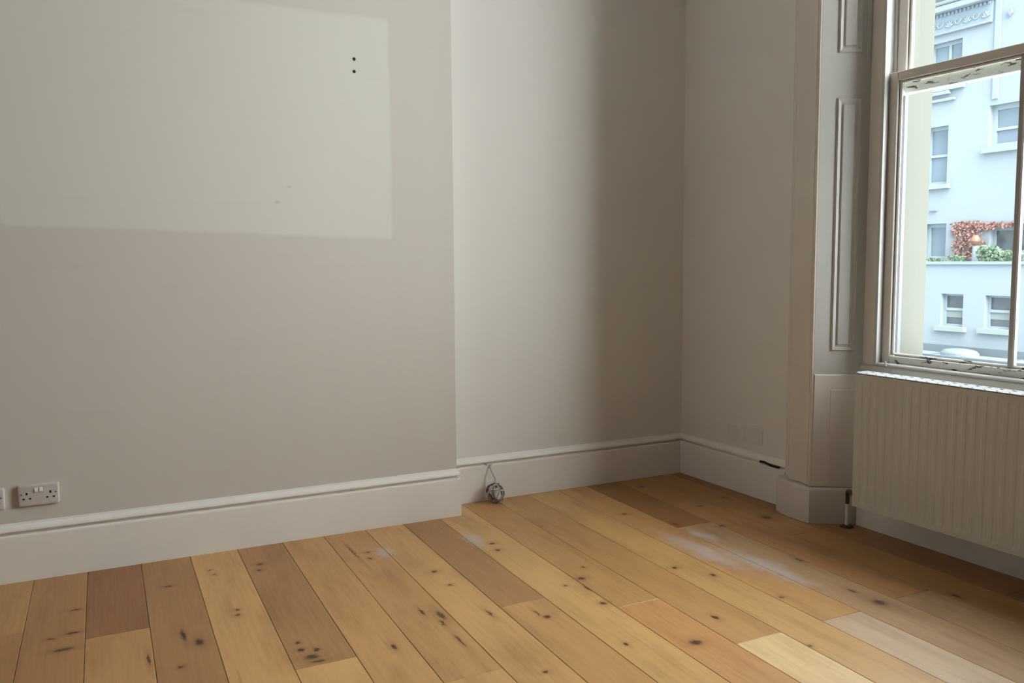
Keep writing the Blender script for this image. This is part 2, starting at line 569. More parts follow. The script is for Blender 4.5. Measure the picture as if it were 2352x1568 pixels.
box('ceiling', 'ceiling', None, XL - 0.2, 0.02, YB - 0.2, 0.2, ZC, ZC + 0.2, kind='structure')
box('wall_alcove', 'wall', None, -1.515, 0.02, 0.02, 0.2, -0.06, ZC, kind='structure')
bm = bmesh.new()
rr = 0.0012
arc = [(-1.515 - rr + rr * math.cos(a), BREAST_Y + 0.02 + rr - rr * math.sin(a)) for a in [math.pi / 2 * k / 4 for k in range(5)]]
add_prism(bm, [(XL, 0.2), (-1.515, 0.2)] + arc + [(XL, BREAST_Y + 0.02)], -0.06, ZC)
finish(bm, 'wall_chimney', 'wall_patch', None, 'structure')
box('wall_far_side', 'far_wall', None, XL - 0.2, XL, YB, 0.2, -0.06, ZC, kind='structure')
box('wall_rear', 'far_wall', None, XL - 0.2, 0.02, YB - 0.2, YB, -0.06, ZC, kind='structure')

# window wall: piers, apron below and lintel above each window
WH = 0.62                          # half width of a window's sashes
SPLAY_IN, SPLAY_OUT = 0.81, 0.69   # half width of the opening at the room face and at the sashes
JAMB = 0.705                       # half width of the outer reveal
ZSILL, ZHEAD = 0.735, 3.34
XO = 0.245                         # back of the inner leaf; the rendered outer leaf runs on to XS
XS = 0.53
bm = bmesh.new()


def pier(y_a, y_b, hi, lo):
    """plan of a pier between y_a (towards the alcove) and y_b; hi/lo say which ends are window reveals"""
    pts = []
    if hi:
        pts += [(XO, y_a + (SPLAY_OUT - JAMB) * 0), (0.115, y_a), (0.02, y_a - (SPLAY_IN - SPLAY_OUT))]
    else:
        pts += [(XO, y_a), (0.02, y_a)]
    if lo:
        pts += [(0.02, y_b + (SPLAY_IN - SPLAY_OUT)), (0.115, y_b), (XO, y_b)]
    else:
        pts += [(0.02, y_b), (XO, y_b)]
    return pts


HEIGHT = 13.0
ja = WIN_Y[0]
add_prism(bm, pier(0.2, ja + JAMB, False, True), -3.0, HEIGHT)
add_prism(bm, pier(ja - JAMB, YB - 0.2, True, False), -3.0, HEIGHT)
for yc in WIN_Y:
    add_box(bm, 0.10, XO, yc - JAMB, yc + JAMB, -3.0, ZSILL)
    add_box(bm, 0.02, XO, yc - JAMB, yc + JAMB, ZHEAD, HEIGHT)
wall_window = finish(bm, 'wall_window', 'wall', None, 'structure')
# street front of the house beyond the room, carried up and sideways to cut the sky light on the house opposite
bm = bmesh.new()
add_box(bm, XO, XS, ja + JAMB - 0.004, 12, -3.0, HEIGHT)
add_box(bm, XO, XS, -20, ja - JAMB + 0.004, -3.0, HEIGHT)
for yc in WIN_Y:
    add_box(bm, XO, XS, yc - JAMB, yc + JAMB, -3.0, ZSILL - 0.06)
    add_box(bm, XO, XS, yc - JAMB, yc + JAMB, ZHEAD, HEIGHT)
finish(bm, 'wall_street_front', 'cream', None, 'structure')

# skirting: profile as (distance behind the face, height)
SKIRT = [(0.0, 0.0), (0.0, 0.180), (0.0012, 0.186), (0.0045, 0.1895), (0.0170, 0.1915), (0.0170, 0.2010), (0.0020, 0.2025),
         (0.0002, 0.206), (0.0020, 0.2125), (0.0065, 0.2190), (0.0115, 0.2240), (0.0165, 0.2275), (0.0195, 0.236), (0.0199, 0.0)]


def skirting(name, p0, p1, back, m0, m1, prof=SKIRT):
    """from p0 to p1 along the face; back = direction into the wall; m0/m1 mitre slopes at both ends"""
    p0, p1, back = Vector(p0), Vector(p1), Vector(back)
    d = (p1 - p0).normalized()
    bm = bmesh.new()
    secs = []
    for p, m in ((p0, m0), (p1, m1)):
        secs.append([p + back * o + d * (m * o) + Vector((0, 0, z)) for o, z in prof])
    add_sections(bm, secs)
    return finish(bm, name, 'trim', None, 'structure', smooth=False)


skirting('baseboard_alcove', (-1.5, 0, 0), (0, 0, 0), (0, 1, 0), 0, 1)
skirting('baseboard_window', (0, 0, 0), (0, -0.838, 0), (1, 0, 0), -1, 0)
skirting('baseboard_chimney', (XL, BREAST_Y, 0), (-1.5, BREAST_Y, 0), (0, 1, 0), 0, -1)
skirting('baseboard_return', (-1.5, BREAST_Y, 0), (-1.5, 0, 0), (-1, 0, 0), 1, 0)
skirting('baseboard_pier', (0, -2.97, 0), (0, YB + 0.001, 0), (1, 0, 0), 0, 0)
skirting('baseboard_far_side', (XL + 0.02, YB, 0), (XL + 0.02, BREAST_Y - 0.001, 0), (-1, 0, 0), 0, 0)
skirting('baseboard_rear', (0, YB + 0.02, 0), (XL + 0.02, YB + 0.02, 0), (0, -1, 0), 0, 0)


# ------------------------------------------------------------------ window joinery
def mirror_y(pts, yc, sg):
    return [(x, yc + sg * dy) for x, dy in pts]


def splay_point(t, out=0.0):
    """point on the shutter face, t = 0 at the architrave, 1 at the sash box; in (x, offset from window centre)"""
    a = Vector((-0.083, 0.812))
    b = Vector((0.100, 0.690))
    n = Vector((-(b.y - a.y), (b.x - a.x)))
    n = Vector((n.x, n.y)).normalized()
    if n.x > 0:
        n = -n
    n = Vector((-abs(n.x), -abs(n.y)))
    p = a.lerp(b, t) + n * out
    return (p.x, p.y)


tn = [0]


def trim_name():
    tn[0] += 1
    return 'trim_%d' % tn[0]


def window_joinery(yc, sg, first):
    """architrave, plinth, shutter lining on one side of a window"""
    T = lambda pts: mirror_y(pts, yc, sg)
    # architrave: ogee outer edge, flat, raised inner band and a bead
    prof = [(0.0199, 1.058), (0.002, 1.056), (-0.012, 1.050), (-0.018, 1.040), (-0.022, 1.022), (-0.034, 1.006), (-0.052, 0.994),
            (-0.060, 0.980), (-0.060, 0.972), (-0.066, 0.969), (-0.066, 0.880), (-0.070, 0.874), (-0.078, 0.868), (-0.078, 0.845),
            (-0.074, 0.841), (-0.080, 0.836), (-0.088, 0.830), (-0.091, 0.824), (-0.089, 0.817), (-0.083, 0.8125), (-0.070, 0.812), (0.0199, 0.815)]
    bm = bmesh.new()
    add_prism(bm, T(prof), 0.179, 3.30)
    core = [(min(x + 0.010, 0.0198) if x < 0.0199 else x, min(max(dy, 0.822), 1.045)) for x, dy in prof]
    add_prism(bm, T(core), 0.172, 0.179)
    arch = finish(bm, trim_name(), 'arch', None, 'structure')
    # plinth block at its foot, running on along the splay
    outer = [(0.0199, 1.070), (-0.048, 1.066), (-0.066, 1.055), (-0.080, 1.030), (-0.092, 0.990), (-0.099, 0.940), (-0.100, 0.880),
             (-0.098, 0.825), (-0.094, 0.812), (0.082, 0.694), (0.0999, 0.690), (0.0999, 0.705), (0.0199, 0.800)]
    bm = bmesh.new()
    cen = Vector((0.0, 0.87))
    secs = []
    for z, k in ((0.0, 0), (0.158, 0), (0.166, 0.002), (0.172, 0.007)):
        sec = []
        for i, (x, dy) in enumerate(outer):
            if i < 11 and 0 < i and k:
                v = Vector((x, dy))
                d = (cen - v).normalized()
                v = v + d * k
                sec.append((v.x, v.y))
            else:
                sec.append((x, dy))
        secs.append([(x, y, z) for (x, y) in T(sec)])
    add_sections(bm, secs)
    finish(bm, trim_name(), 'arch', None, 'structure', smooth=True)
    # shutter lining: one face board, with raised mouldings framing each panel
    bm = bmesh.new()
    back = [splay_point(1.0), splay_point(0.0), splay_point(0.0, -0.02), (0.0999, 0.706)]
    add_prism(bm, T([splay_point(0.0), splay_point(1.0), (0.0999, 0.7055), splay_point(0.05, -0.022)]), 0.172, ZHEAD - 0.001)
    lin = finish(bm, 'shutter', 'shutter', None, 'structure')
    lin.name = trim_name()

    def molding(t0, t1, z0, z1, w, h, name='panel_molding', mat='shutter'):
        """mitred moulding frame on the shutter face; each side is a sloped strip"""
        tw = w / 0.2199
        bm = bmesh.new()
        prof = [(0.0, 0.0), (0.18, h * 0.75), (0.36, h), (0.55, h * 0.55), (0.8, h * 0.35), (1.0, 0.0)]
        loops = []
        for f, o in prof:
            a, b, c, d = t0 + tw * f, t1 - tw * f, z0 + w * f, z1 - w * f
            lp = []
            for t, z in ((a, c), (b, c), (b, d), (a, d)):
                x, dy = splay_point(t, o + 0.0002)
                lp.append((x, yc + sg * dy, z))
            loops.append(lp)
        rows = [[bm.verts.new(p) for p in lp] for lp in loops]
        for r0, r1 in zip(rows, rows[1:]):
            for i in range(4):
                j = (i + 1) % 4
                bm.faces.new((r0[i], r0[j], r1[j], r1[i]))
        return finish(bm, name, mat, lin)

    def field(t0, t1, z0, z1, h, name='panel', mat='shutter'):
        bm = bmesh.new()
        secs = []
        for o, e in ((0.0002, 0.0), (h, 0.004), (h, 0.0045)):
            te = e / 0.22
            secs.append([(splay_point(t, o)[0], yc + sg * splay_point(t, o)[1], z) for t, z in
                         ((t0 + te, z0 + e), (t1 - te, z0 + e), (t1 - te, z1 - e), (t0 + te, z1 - e))])
        add_sections(bm, secs)
        return finish(bm, name, mat, lin)
    for z0, z1 in ((0.825, 1.985), (2.185, 3.24)):
        molding(0.33, 0.82, z0, z1, 0.020, 0.007)
        field(0.45, 0.69, z0 + 0.028, z1 - 0.028, 0.006)
    # narrow second leaf showing behind the first, above
    field(0.90, 0.985, 2.13, 3.25, 0.004, 'leaf_edge')
    # joint above the lower back lining and the lower panel
    field(0.005, 0.995, 0.178, 0.715, 0.0035, 'lower_lining', 'arch')
    field(0.34, 0.995, 0.19, 0.645, 0.0055, 'lower_panel', 'arch')


for yc in WIN_Y:
    for sg in (1, -1):
        window_joinery(yc, sg, yc == WIN_Y[0])


def make_window(idx, yc):
    win = empty('window_%d' % idx, (0.13, yc, ZSILL))
    win['kind'] = 'structure'
    inv = Vector((-0.13, -yc, -ZSILL))

    def part(name, mat, boxes, parent=win, bevel=0.0015):
        bm = bmesh.new()
        for b in boxes:
            add_box(bm, *b)
        bmesh.ops.recalc_face_normals(bm, faces=bm.faces)
        if bevel:
            bmesh.ops.bevel(bm, geom=list(bm.edges), offset=bevel, segments=1, affect='EDGES', clamp_overlap=True)
        base = Vector((0, 0, 0)) if parent is win else Vector((0, 0, 0))
        bmesh.ops.translate(bm, verts=bm.verts, vec=inv)
        me = bpy.data.meshes.new(name)
        bm.to_mesh(me)
        bm.free()
        return link(name, me, mat, parent)
    # box frame on each side: inner lining, staff bead, parting bead, outer lining
    for sg in (1, -1):
        def Y(a, b):
            return tuple(sorted((yc + sg * a, yc + sg * b)))
        part('box_lining', 'sash', [(0.100, 0.122) + Y(0.622, 0.700) + (ZSILL + 0.03, ZHEAD - 0.002)])
        part('staff_bead', 'sill', [(0.088, 0.118) + Y(0.606, 0.622) + (ZSILL + 0.03, ZHEAD - 0.002)])
        part('pulley_stile', 'sill', [(0.122, 0.225) + Y(0.624, 0.700) + (ZSILL + 0.03, ZHEAD - 0.002)])
        part('parting_bead', 'sill', [(0.163, 0.171) + Y(0.612, 0.624) + (ZSILL + 0.03, ZHEAD - 0.002)], bevel=0.001)
        part('outer_lining', 'outer_paint', [(0.217, 0.240) + Y(0.600, 0.700) + (ZSILL + 0.03, ZHEAD - 0.002)])
    part('head', 'sash', [(0.100, 0.240, yc - 0.70, yc + 0.70, ZHEAD - 0.07, ZHEAD - 0.002)])
    # timber sill under the sashes and the board in front of it
    part('sill', 'sill', [(0.085, 0.29, yc - 0.698, yc + 0.698, ZSILL + 0.001, ZSILL + 0.030)], bevel=0.006)
    part('sill_bead', 'sill', [(0.090, 0.121, yc - 0.620, yc + 0.620, ZSILL + 0.030, ZSILL + 0.046)], bevel=0.005)
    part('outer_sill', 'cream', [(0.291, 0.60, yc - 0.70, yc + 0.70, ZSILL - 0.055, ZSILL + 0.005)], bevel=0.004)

    def sash(name, x0, x1, z0, z1, bot, top, mat, topmat=None, botmat=None):
        s = empty(name, (0, 0, 0))
        s.parent = win
        w = WH - 0.003
        st = 0.052
        xg = (x0 + x1) / 2 + 0.004
        for sg in (1, -1):
            a, b = sorted((yc + sg * w, yc + sg * (w - st)))
            part('stile', mat, [(x0, x1, a, b, z0, z1)], s, 0.003)
            a, b = sorted((yc + sg * (w - st), yc + sg * (w - st - 0.013)))
            part('glazing_bead', 'sill', [(x0 + 0.010, xg - 0.002, a, b, z0 + bot, z1 - top)], s, 0.004)
        part('bottom_rail', botmat or mat, [(x0, x1, yc - w + st, yc + w - st, z0, z0 + bot)], s, 0.003)
        part('top_rail', topmat or mat, [(x0, x1, yc - w + st, yc + w - st, z1 - top, z1)], s, 0.003)
        part('glazing_bead', botmat or 'sill', [(x0 + 0.010, xg - 0.002, yc - w + st + 0.013, yc + w - st - 0.013, z0 + bot, z0 + bot + 0.013)], s, 0.004)
        part('glazing_bead', 'sill', [(x0 + 0.010, xg - 0.002, yc - w + st + 0.013, yc + w - st - 0.013, z1 - top - 0.011, z1 - top)], s, 0.004)
        part('glazing_bar', 'bar', [(x0 + 0.006, x1 - 0.004, yc - 0.013, yc + 0.013, z0 + bot, z1 - top)], s, 0.005)
        for sg in (1, -1):
            a, b = sorted((yc + sg * (w - st), yc + sg * 0.012))
            part('pane', 'glass', [(xg - 0.0015, xg + 0.0015, a, b, z0 + bot, z1 - top)], s, 0.0)
        return s
    sash('lower_sash', 0.124, 0.161, ZSILL + 0.032, 2.078, 0.048, 0.040, 'sash', botmat='flaky')
    sash('upper_sash', 0.173, 0.212, 1.985, ZHEAD - 0.072, 0.052, 0.050, 'sash', botmat='flaky2')
    return win


for i, yc in enumerate(WIN_Y):
    make_window(i + 1, yc)
    # light portal in the opening: guides the sampling of the sky, gives off no light of its own
    pd = bpy.data.lights.new('sky_portal', 'AREA')
    pd.shape = 'RECTANGLE'
    pd.size = 1.42
    pd.size_y = ZHEAD - ZSILL
    pd.cycles.is_portal = True
    po = bpy.data.objects.new('sky_portal', pd)
    po.location = (0.51, yc, (ZHEAD + ZSILL) / 2)
    po.rotation_euler = Vector((-1, 0, 0)).to_track_quat('-Z', 'Z').to_euler()
    COL.objects.link(po)
    # skirting in the recess under the window
    skirting('baseboard_recess', (0.079, yc + 0.683, 0), (0.079, yc - 0.683, 0), (1, 0, 0), 0, 0,
             [(0.0, 0.0), (0.0, 0.150), (0.006, 0.160), (0.020, 0.165), (0.0205, 0.0)])

# loose catch lying by the sash corner
bm = bmesh.new()
add_tube(bm, smooth_path([(0.086, -1.352, 0.790), (0.080, -1.358, 0.786), (0.072, -1.366, 0.7745), (0.066, -1.374, 0.7695)], 4), 0.004, 6)
catch = finish(bm, 'sash_catch', 'dust', None, smooth=True)
tag(catch, 'small grey metal catch on the sill at the lower corner of the sash', 'catch')


# ------------------------------------------------------------------ radiator under the window
def radiator():
    y0, y1 = -1.356, -2.62
    z0, z1 = 0.152, 0.752
    xf, xb = -0.107, -0.006
    L = y0 - y1
    root = empty('radiator', ((xf + xb) / 2, (y0 + y1) / 2, 0.0))
    inv = -root.location

    def fin(bm, name, mat, parent=root, smooth=False, bevel=0.0):
        bmesh.ops.translate(bm, verts=bm.verts, vec=inv)
        return finish(bm, name, mat, parent, smooth=smooth, bevel=bevel)
    # pressed panels with vertical channels
    pitch = 0.0415
    nrib = int((L - 0.05) / pitch)
    ys = (L - nrib * pitch) / 2

    def panel(name, x, d):
        bm = bmesh.new()
        prof = [(0.0, 0.0)]
        for k in range(nrib):
            a = ys + k * pitch
            prof += [(a + 0.006, 0.0), (a + 0.012, d), (a + pitch - 0.012, d), (a + pitch - 0.006, 0.0)]
        prof.append((L, 0.0))
        zs = [(z0, 0.0), (z0 + 0.016, 0.0), (z0 + 0.034, 1.0), (z1 - 0.040, 1.0), (z1 - 0.022, 0.0), (z1, 0.0)]
        rows = [[bm.verts.new((x + (dd * k), y0 - s, z)) for s, dd in prof] for z, k in zs]
        for r0, r1 in zip(rows, rows[1:]):
            for i in range(len(r0) - 1):
                bm.faces.new((r0[i], r0[i + 1], r1[i + 1], r1[i]))
        ext = bmesh.ops.extrude_face_region(bm, geom=list(bm.faces))
        s = 1 if d > 0 else -1
        bmesh.ops.translate(bm, verts=[v for v in ext['geom'] if isinstance(v, bmesh.types.BMVert)], vec=(0.006 * s, 0, 0))
        return fin(bm, name, 'radiator', smooth=False)
    panel('front_panel', xf + 0.0005, 0.0016)
    panel('back_panel', xb - 0.010, -0.0035)
    # folded convector fins between the panels
    bm = bmesh.new()
    n = nrib
    for k in range(n):
        a = y0 - ys - k * pitch
        add_box(bm, xf + 0.012, xb - 0.022, a - 0.0250, a - 0.0235, z0 + 0.03, z1 - 0.06)
    fin(bm, 'convector_fin', 'radiator')
    # end covers
    for y in (y0, y1 + 0.0):
        s = -1 if y == y0 else 1
        bm = bmesh.new()
        add_box(bm, xf + 0.004, xb - 0.012, min(y, y + s * 0.002), max(y, y + s * 0.002), z0 + 0.02, z1 + 0.001)
        fin(bm, 'end_cover', 'radiator')
    # top grille: two rails and slanted bars
    bm = bmesh.new()
    add_box(bm, xf - 0.001, xf + 0.010, y1, y0, z1 - 0.004, z1 + 0.001)
    fin(bm, 'grille_rail', 'grille', bevel=0.001)
    bm = bmesh.new()
    add_box(bm, xb - 0.016, xb - 0.001, y1, y0, z1 - 0.004, z1 + 0.001)
    fin(bm, 'grille_rail', 'grille', bevel=0.001)
    pb = 0.050
    nb = int((L - 0.03) / pb)
    me = None
    for k in range(nb + 1):
        y = y0 - 0.012 - k * pb
        if me is None:
            bm = bmesh.new()
            add_sections(bm, [[(xf + 0.010, -0.016, -0.006), (xb - 0.016, -0.016, -0.006), (xb - 0.016, 0.014, -0.001), (xf + 0.010, 0.014, -0.001)],
                              [(xf + 0.010, -0.016, -0.004), (xb - 0.016, -0.016, -0.004), (xb - 0.016, 0.014, 0.004), (xf + 0.010, 0.014, 0.004)]])
            bmesh.ops.translate(bm, verts=bm.verts, vec=(-root.location.x, 0, 0))
            bmesh.ops.recalc_face_normals(bm, faces=bm.faces)
            me = bpy.data.meshes.new('grille_bar')
            bm.to_mesh(me)
            bm.free()
            me.materials.append(MAT['grille'])
        o = bpy.data.objects.new('grille_bar', me)
        COL.objects.link(o)
        o.parent = root
        o.location = (0, y - root.location.y, z1)
    # wall brackets
    for y in (y0 - 0.2, y1 + 0.2):
        bm = bmesh.new()
        add_box(bm, xb - 0.008, 0.0995, y - 0.015, y + 0.015, 0.30, 0.62)
        fin(bm, 'bracket', 'radiator')
    # pipe from the floor, with valve and collar
    px, py = 0.018, -1.222
    bm = bmesh.new()
    add_tube(bm, [(px, py, 0.0), (px, py, 0.118)], 0.0085, 12)
    pipe = fin(bm, 'pipe', 'white_pipe', smooth=True)
    pipe['label'] = 'white painted pipe rising from the floor'
    bm = bmesh.new()
    add_tube(bm, smooth_path([(px, py, 0.112), (px, py, 0.150), (px - 0.004, py - 0.004, 0.168), (px - 0.022, py - 0.03, 0.180), (xb - 0.03, py - 0.08, 0.182), (xb - 0.04, y0 + 0.0, 0.182)], 5),
             0.0095, 10)
    v = fin(bm, 'valve_elbow', 'brass', smooth=True)
    v['label'] = 'dark tarnished valve elbow at the radiator end'
    bm = bmesh.new()
    add_tube(bm, [(px, py, 0.0), (px, py, 0.006), (px, py, 0.010)], [0.030, 0.029, 0.014], 16)
    c = fin(bm, 'floor_collar', 'brass', smooth=True)
    c['label'] = 'dark ring around the pipe where it meets the floor'
    tag(root, 'long cream ribbed panel radiator below the sash window', 'radiator')
    return root


radiator()


# ------------------------------------------------------------------ sockets and plates
def socket(cx, zc, label):
    yw = BREAST_Y + 0.02
    root = empty('wall_socket', (cx, yw, zc))

    def P(bm, name, mat, smooth=False, bevel=0.0, seg=2, parent=root):
        return finish(bm, name, mat, parent, smooth=smooth, bevel=bevel, seg=seg)
    bm = bmesh.new()
    secs = []
    for d, ins in ((-0.0002, 0.0), (-0.010, 0.0), (-0.0135, 0.002), (-0.0150, 0.005), (-0.0155, 0.008)):
        w, h, r = 0.073 - ins, 0.043 - ins, 0.006
        lp = []
        for sx, sz, a0 in ((1, 1, 0), (-1, 1, 90), (-1, -1, 180), (1, -1, 270)):
            for k in range(4):
                a = math.radians(a0 + 30 * k)
                lp.append((sx * (w - r) + r * math.cos(a), d, sz * (h - r) + r * math.sin(a)))
        secs.append(lp)
    add_sections(bm, secs)
    P(bm, 'face_plate', 'plastic', smooth=True)
    for s in (-1, 1):
        for dx, dz, w, h in ((0.0, 0.008, 0.0036, 0.0050), (-0.0115, -0.0125, 0.0042, 0.0032), (0.0115, -0.0125, 0.0042, 0.0032)):
            bm = bmesh.new()
            add_box(bm, s * 0.0415 + dx - w, s * 0.0415 + dx + w, -0.0160, -0.0120, dz - h, dz + h)
            P(bm, 'pin_hole', 'hole', bevel=0.0008)
        bm = bmesh.new()
        add_cyl(bm, (s * 0.0605, -0.0158, 0.006), (0, 1, 0), 0.0034, 0.0016, 12)
        P(bm, 'screw', 'screw')
        # rocker switch
        bm = bmesh.new()
        x = s * 0.0085
        add_sections(bm, [[(x - 0.0055, -0.0150, 0.012), (x + 0.0055, -0.0150, 0.012), (x + 0.0055, -0.0150, 0.030), (x - 0.0055, -0.0150, 0.030)],
                          [(x - 0.0052, -0.0205, 0.014), (x + 0.0052, -0.0205, 0.014), (x + 0.0052, -0.0170, 0.029), (x - 0.0052, -0.0170, 0.029)]])
        P(bm, 'switch', 'plastic2', bevel=0.0008)
    tag(root, label, 'socket')
    return root


socket(-3.330, 0.3415, 'white double wall socket with two switches above the chimney skirting, seen whole')
socket(-3.520, 0.3385, 'white double wall socket mostly cut off by the left picture edge')


def blank_plate(name, yc, zc, w, h, label):
    bm = bmesh.new()
    secs = []
    for d, ins in ((0.0201, 0.0), (0.0180, 0.0), (0.0162, 0.002)):
        secs.append([(d, yc - w / 2 + ins, zc - h / 2 + ins), (d, yc + w / 2 - ins, zc - h / 2 + ins), (d, yc + w / 2 - ins, zc + h / 2 - ins), (d, yc - w / 2 + ins, zc + h / 2 - ins)])
    bm2 = bm
    add_sections(bm2, secs)
    root = empty(name, (0.02, yc, zc))
    bmesh.ops.translate(bm2, verts=bm2.verts, vec=-root.location)
    finish(bm2, 'cover', 'plate', root)
    for s in (-1, 1):
        bm = bmesh.new()
        add_cyl(bm, (-0.0040, s * w * 0.40, 0), (1, 0, 0), 0.0028, 0.0010, 10)
        finish(bm, 'screw', 'plate', root)
    return tag(root, label, 'wall plate')


blank_plate('blanking_plate', -0.585, 0.325, 0.146, 0.086, 'wide blank wall plate painted over in wall colour beside the window architrave')
blank_plate('blanking_plate', -0.425, 0.318, 0.074, 0.086, 'narrow blank wall plate painted over, nearer the room corner')

# screw holes left in the chimney wall
for i, (x, z) in enumerate(((-1.992, 2.163), (-1.993, 2.108))):
    bm = bmesh.new()
    add_tube(bm, [(0, 0.0, 0), (0, -0.0006, 0), (0, -0.0010, 0)], [0.0078, 0.0072, 0.004], 14)
    me_o = finish(bm, 'wall_plug', 'hole', None)
    me_o.location = (x, BREAST_Y + 0.02, z)
    tag(me_o, ('upper' if i == 0 else 'lower') + ' of the two small dark screw holes in the chimney wall', 'screw hole')

# black strip standing in for a dark hole in the skirting groove by the window
bm = bmesh.new()
pth = [(0.001, -0.662, 0.2015), (0.000, -0.69, 0.2035), (0.001, -0.715, 0.200), (0.000, -0.742, 0.196), (0.001, -0.775, 0.1955), (0.002, -0.795, 0.196)]
add_tube(bm, smooth_path(pth, 4), 0.0062, 7)
stub = finish(bm, 'black_strip', 'dark', None, smooth=True)
tag(stub, 'short black strip standing in for a dark hole in the skirting groove beside the window architrave', 'cable')


# ------------------------------------------------------------------ coil of aerial cable on the floor
def coil():
    c = Vector((-1.250, -0.058, 0.053))
    root = empty('cable_coil', (c.x, c.y, 0))
    rc = random.Random(11)

    def F(bm, name, mat, smooth=True):
        bmesh.ops.translate(bm, verts=bm.verts, vec=-root.location)
        return finish(bm, name, mat, root, smooth=smooth)
    loops = [(0.050, 0.15, 0.35, 0.0, 'cable'), (0.049, -0.55, 0.30, 0.002, 'cable_dark'), (0.050, 0.95, -0.15, -0.001, 'cable_dark'),
             (0.048, 1.45, 0.10, 0.002, 'cable'), (0.047, -0.95, -0.25, 0.0, 'cable'), (0.050, 0.45, -0.75, 0.0, 'cable_dark'),
             (0.047, -0.15, 1.05, 0.001, 'cable')]
    for r, yaw, tilt, dz, mt in loops:
        bm = bmesh.new()
        n = 30
        ring = []
        ph = rc.uniform(0, 6)
        for k in range(n):
            a = 2 * math.pi * k / n
            rad = r * (1 + 0.05 * math.sin(2 * a + ph))
            v = Vector((rad * math.cos(a) * 0.92, 0.004 * math.sin(3 * a + ph), rad * math.sin(a)))
            v = Matrix.Rotation(tilt, 3, 'X') @ v
            v = Matrix.Rotation(yaw, 3, 'Z') @ v
            q = c + v + Vector((0, 0, dz))
            q.z = max(q.z, 0.0042)
            q.y = min(q.y, -0.0045)
            ring.append(q)
        rows = []
        for k in range(n):
            d = (ring[(k + 1) % n] - ring[k - 1]).normalized()
            ax = (ring[k] - c).normalized()
            s = d.cross(ax).normalized()
            u = s.cross(d).normalized()
            rows.append([bm.verts.new(ring[k] + (s * math.cos(t) + u * math.sin(t)) * 0.0038) for t in [2 * math.pi * j / 7 for j in range(7)]])
        for k in range(n):
            r0, r1 = rows[k], rows[(k + 1) % n]
            for j in range(7):
                bm.faces.new((r0[j], r0[(j + 1) % 7], r1[(j + 1) % 7], r1[j]))
        F(bm, 'cable_loop', mt)
    # pale tapering plug body held in the coil
    bm = bmesh.new()
    secs = []
    for z, w, d in ((0.016, 0.016, 0.014), (0.030, 0.027, 0.020), (0.045, 0.025, 0.020), (0.062, 0.014, 0.014), (0.078, 0.004, 0.005)):
        secs.append([(c.x + 0.003 + w * math.cos(a) * (1 if abs(math.cos(a)) > 0.3 else 0.7), c.y - 0.010 + d * math.sin(a), z) for a in [2 * math.pi * k / 10 for k in range(10)]])
    add_sections(bm, secs)
    pl = F(bm, 'plug', 'plastic2')
    pl['label'] = 'pale tapering plug wrapped in the coil'
    # lead up to the groove of the skirting
    bm = bmesh.new()
    add_tube(bm, smooth_path([(c.x - 0.006, c.y - 0.004, 0.088), (c.x + 0.004, c.y + 0.008, 0.120), (c.x - 0.003, c.y + 0.026, 0.150), (c.x - 0.006, -0.012, 0.175), (c.x - 0.002, -0.0045, 0.188), (c.x + 0.006, -0.0005, 0.1965)], 5),
             0.0034, 8)
    F(bm, 'cable_lead', 'cable')
    bm = bmesh.new()
    add_box(bm, c.x - 0.022, c.x + 0.010, -0.004, 0.004, 0.1890, 0.1985)
    F(bm, 'cable_clip', 'plastic', False)
    bm = bmesh.new()
    add_tube(bm, [(c.x + 0.022, c.y, 0.082), (c.x + 0.017, c.y - 0.006, 0.094), (c.x + 0.014, c.y - 0.008, 0.103)], [0.004, 0.0055, 0.0045], 8)
    F(bm, 'connector', 'dust')
    tag(root, 'coiled bundle of cable with a pale plug on the floor against the alcove skirting', 'cable')


coil()


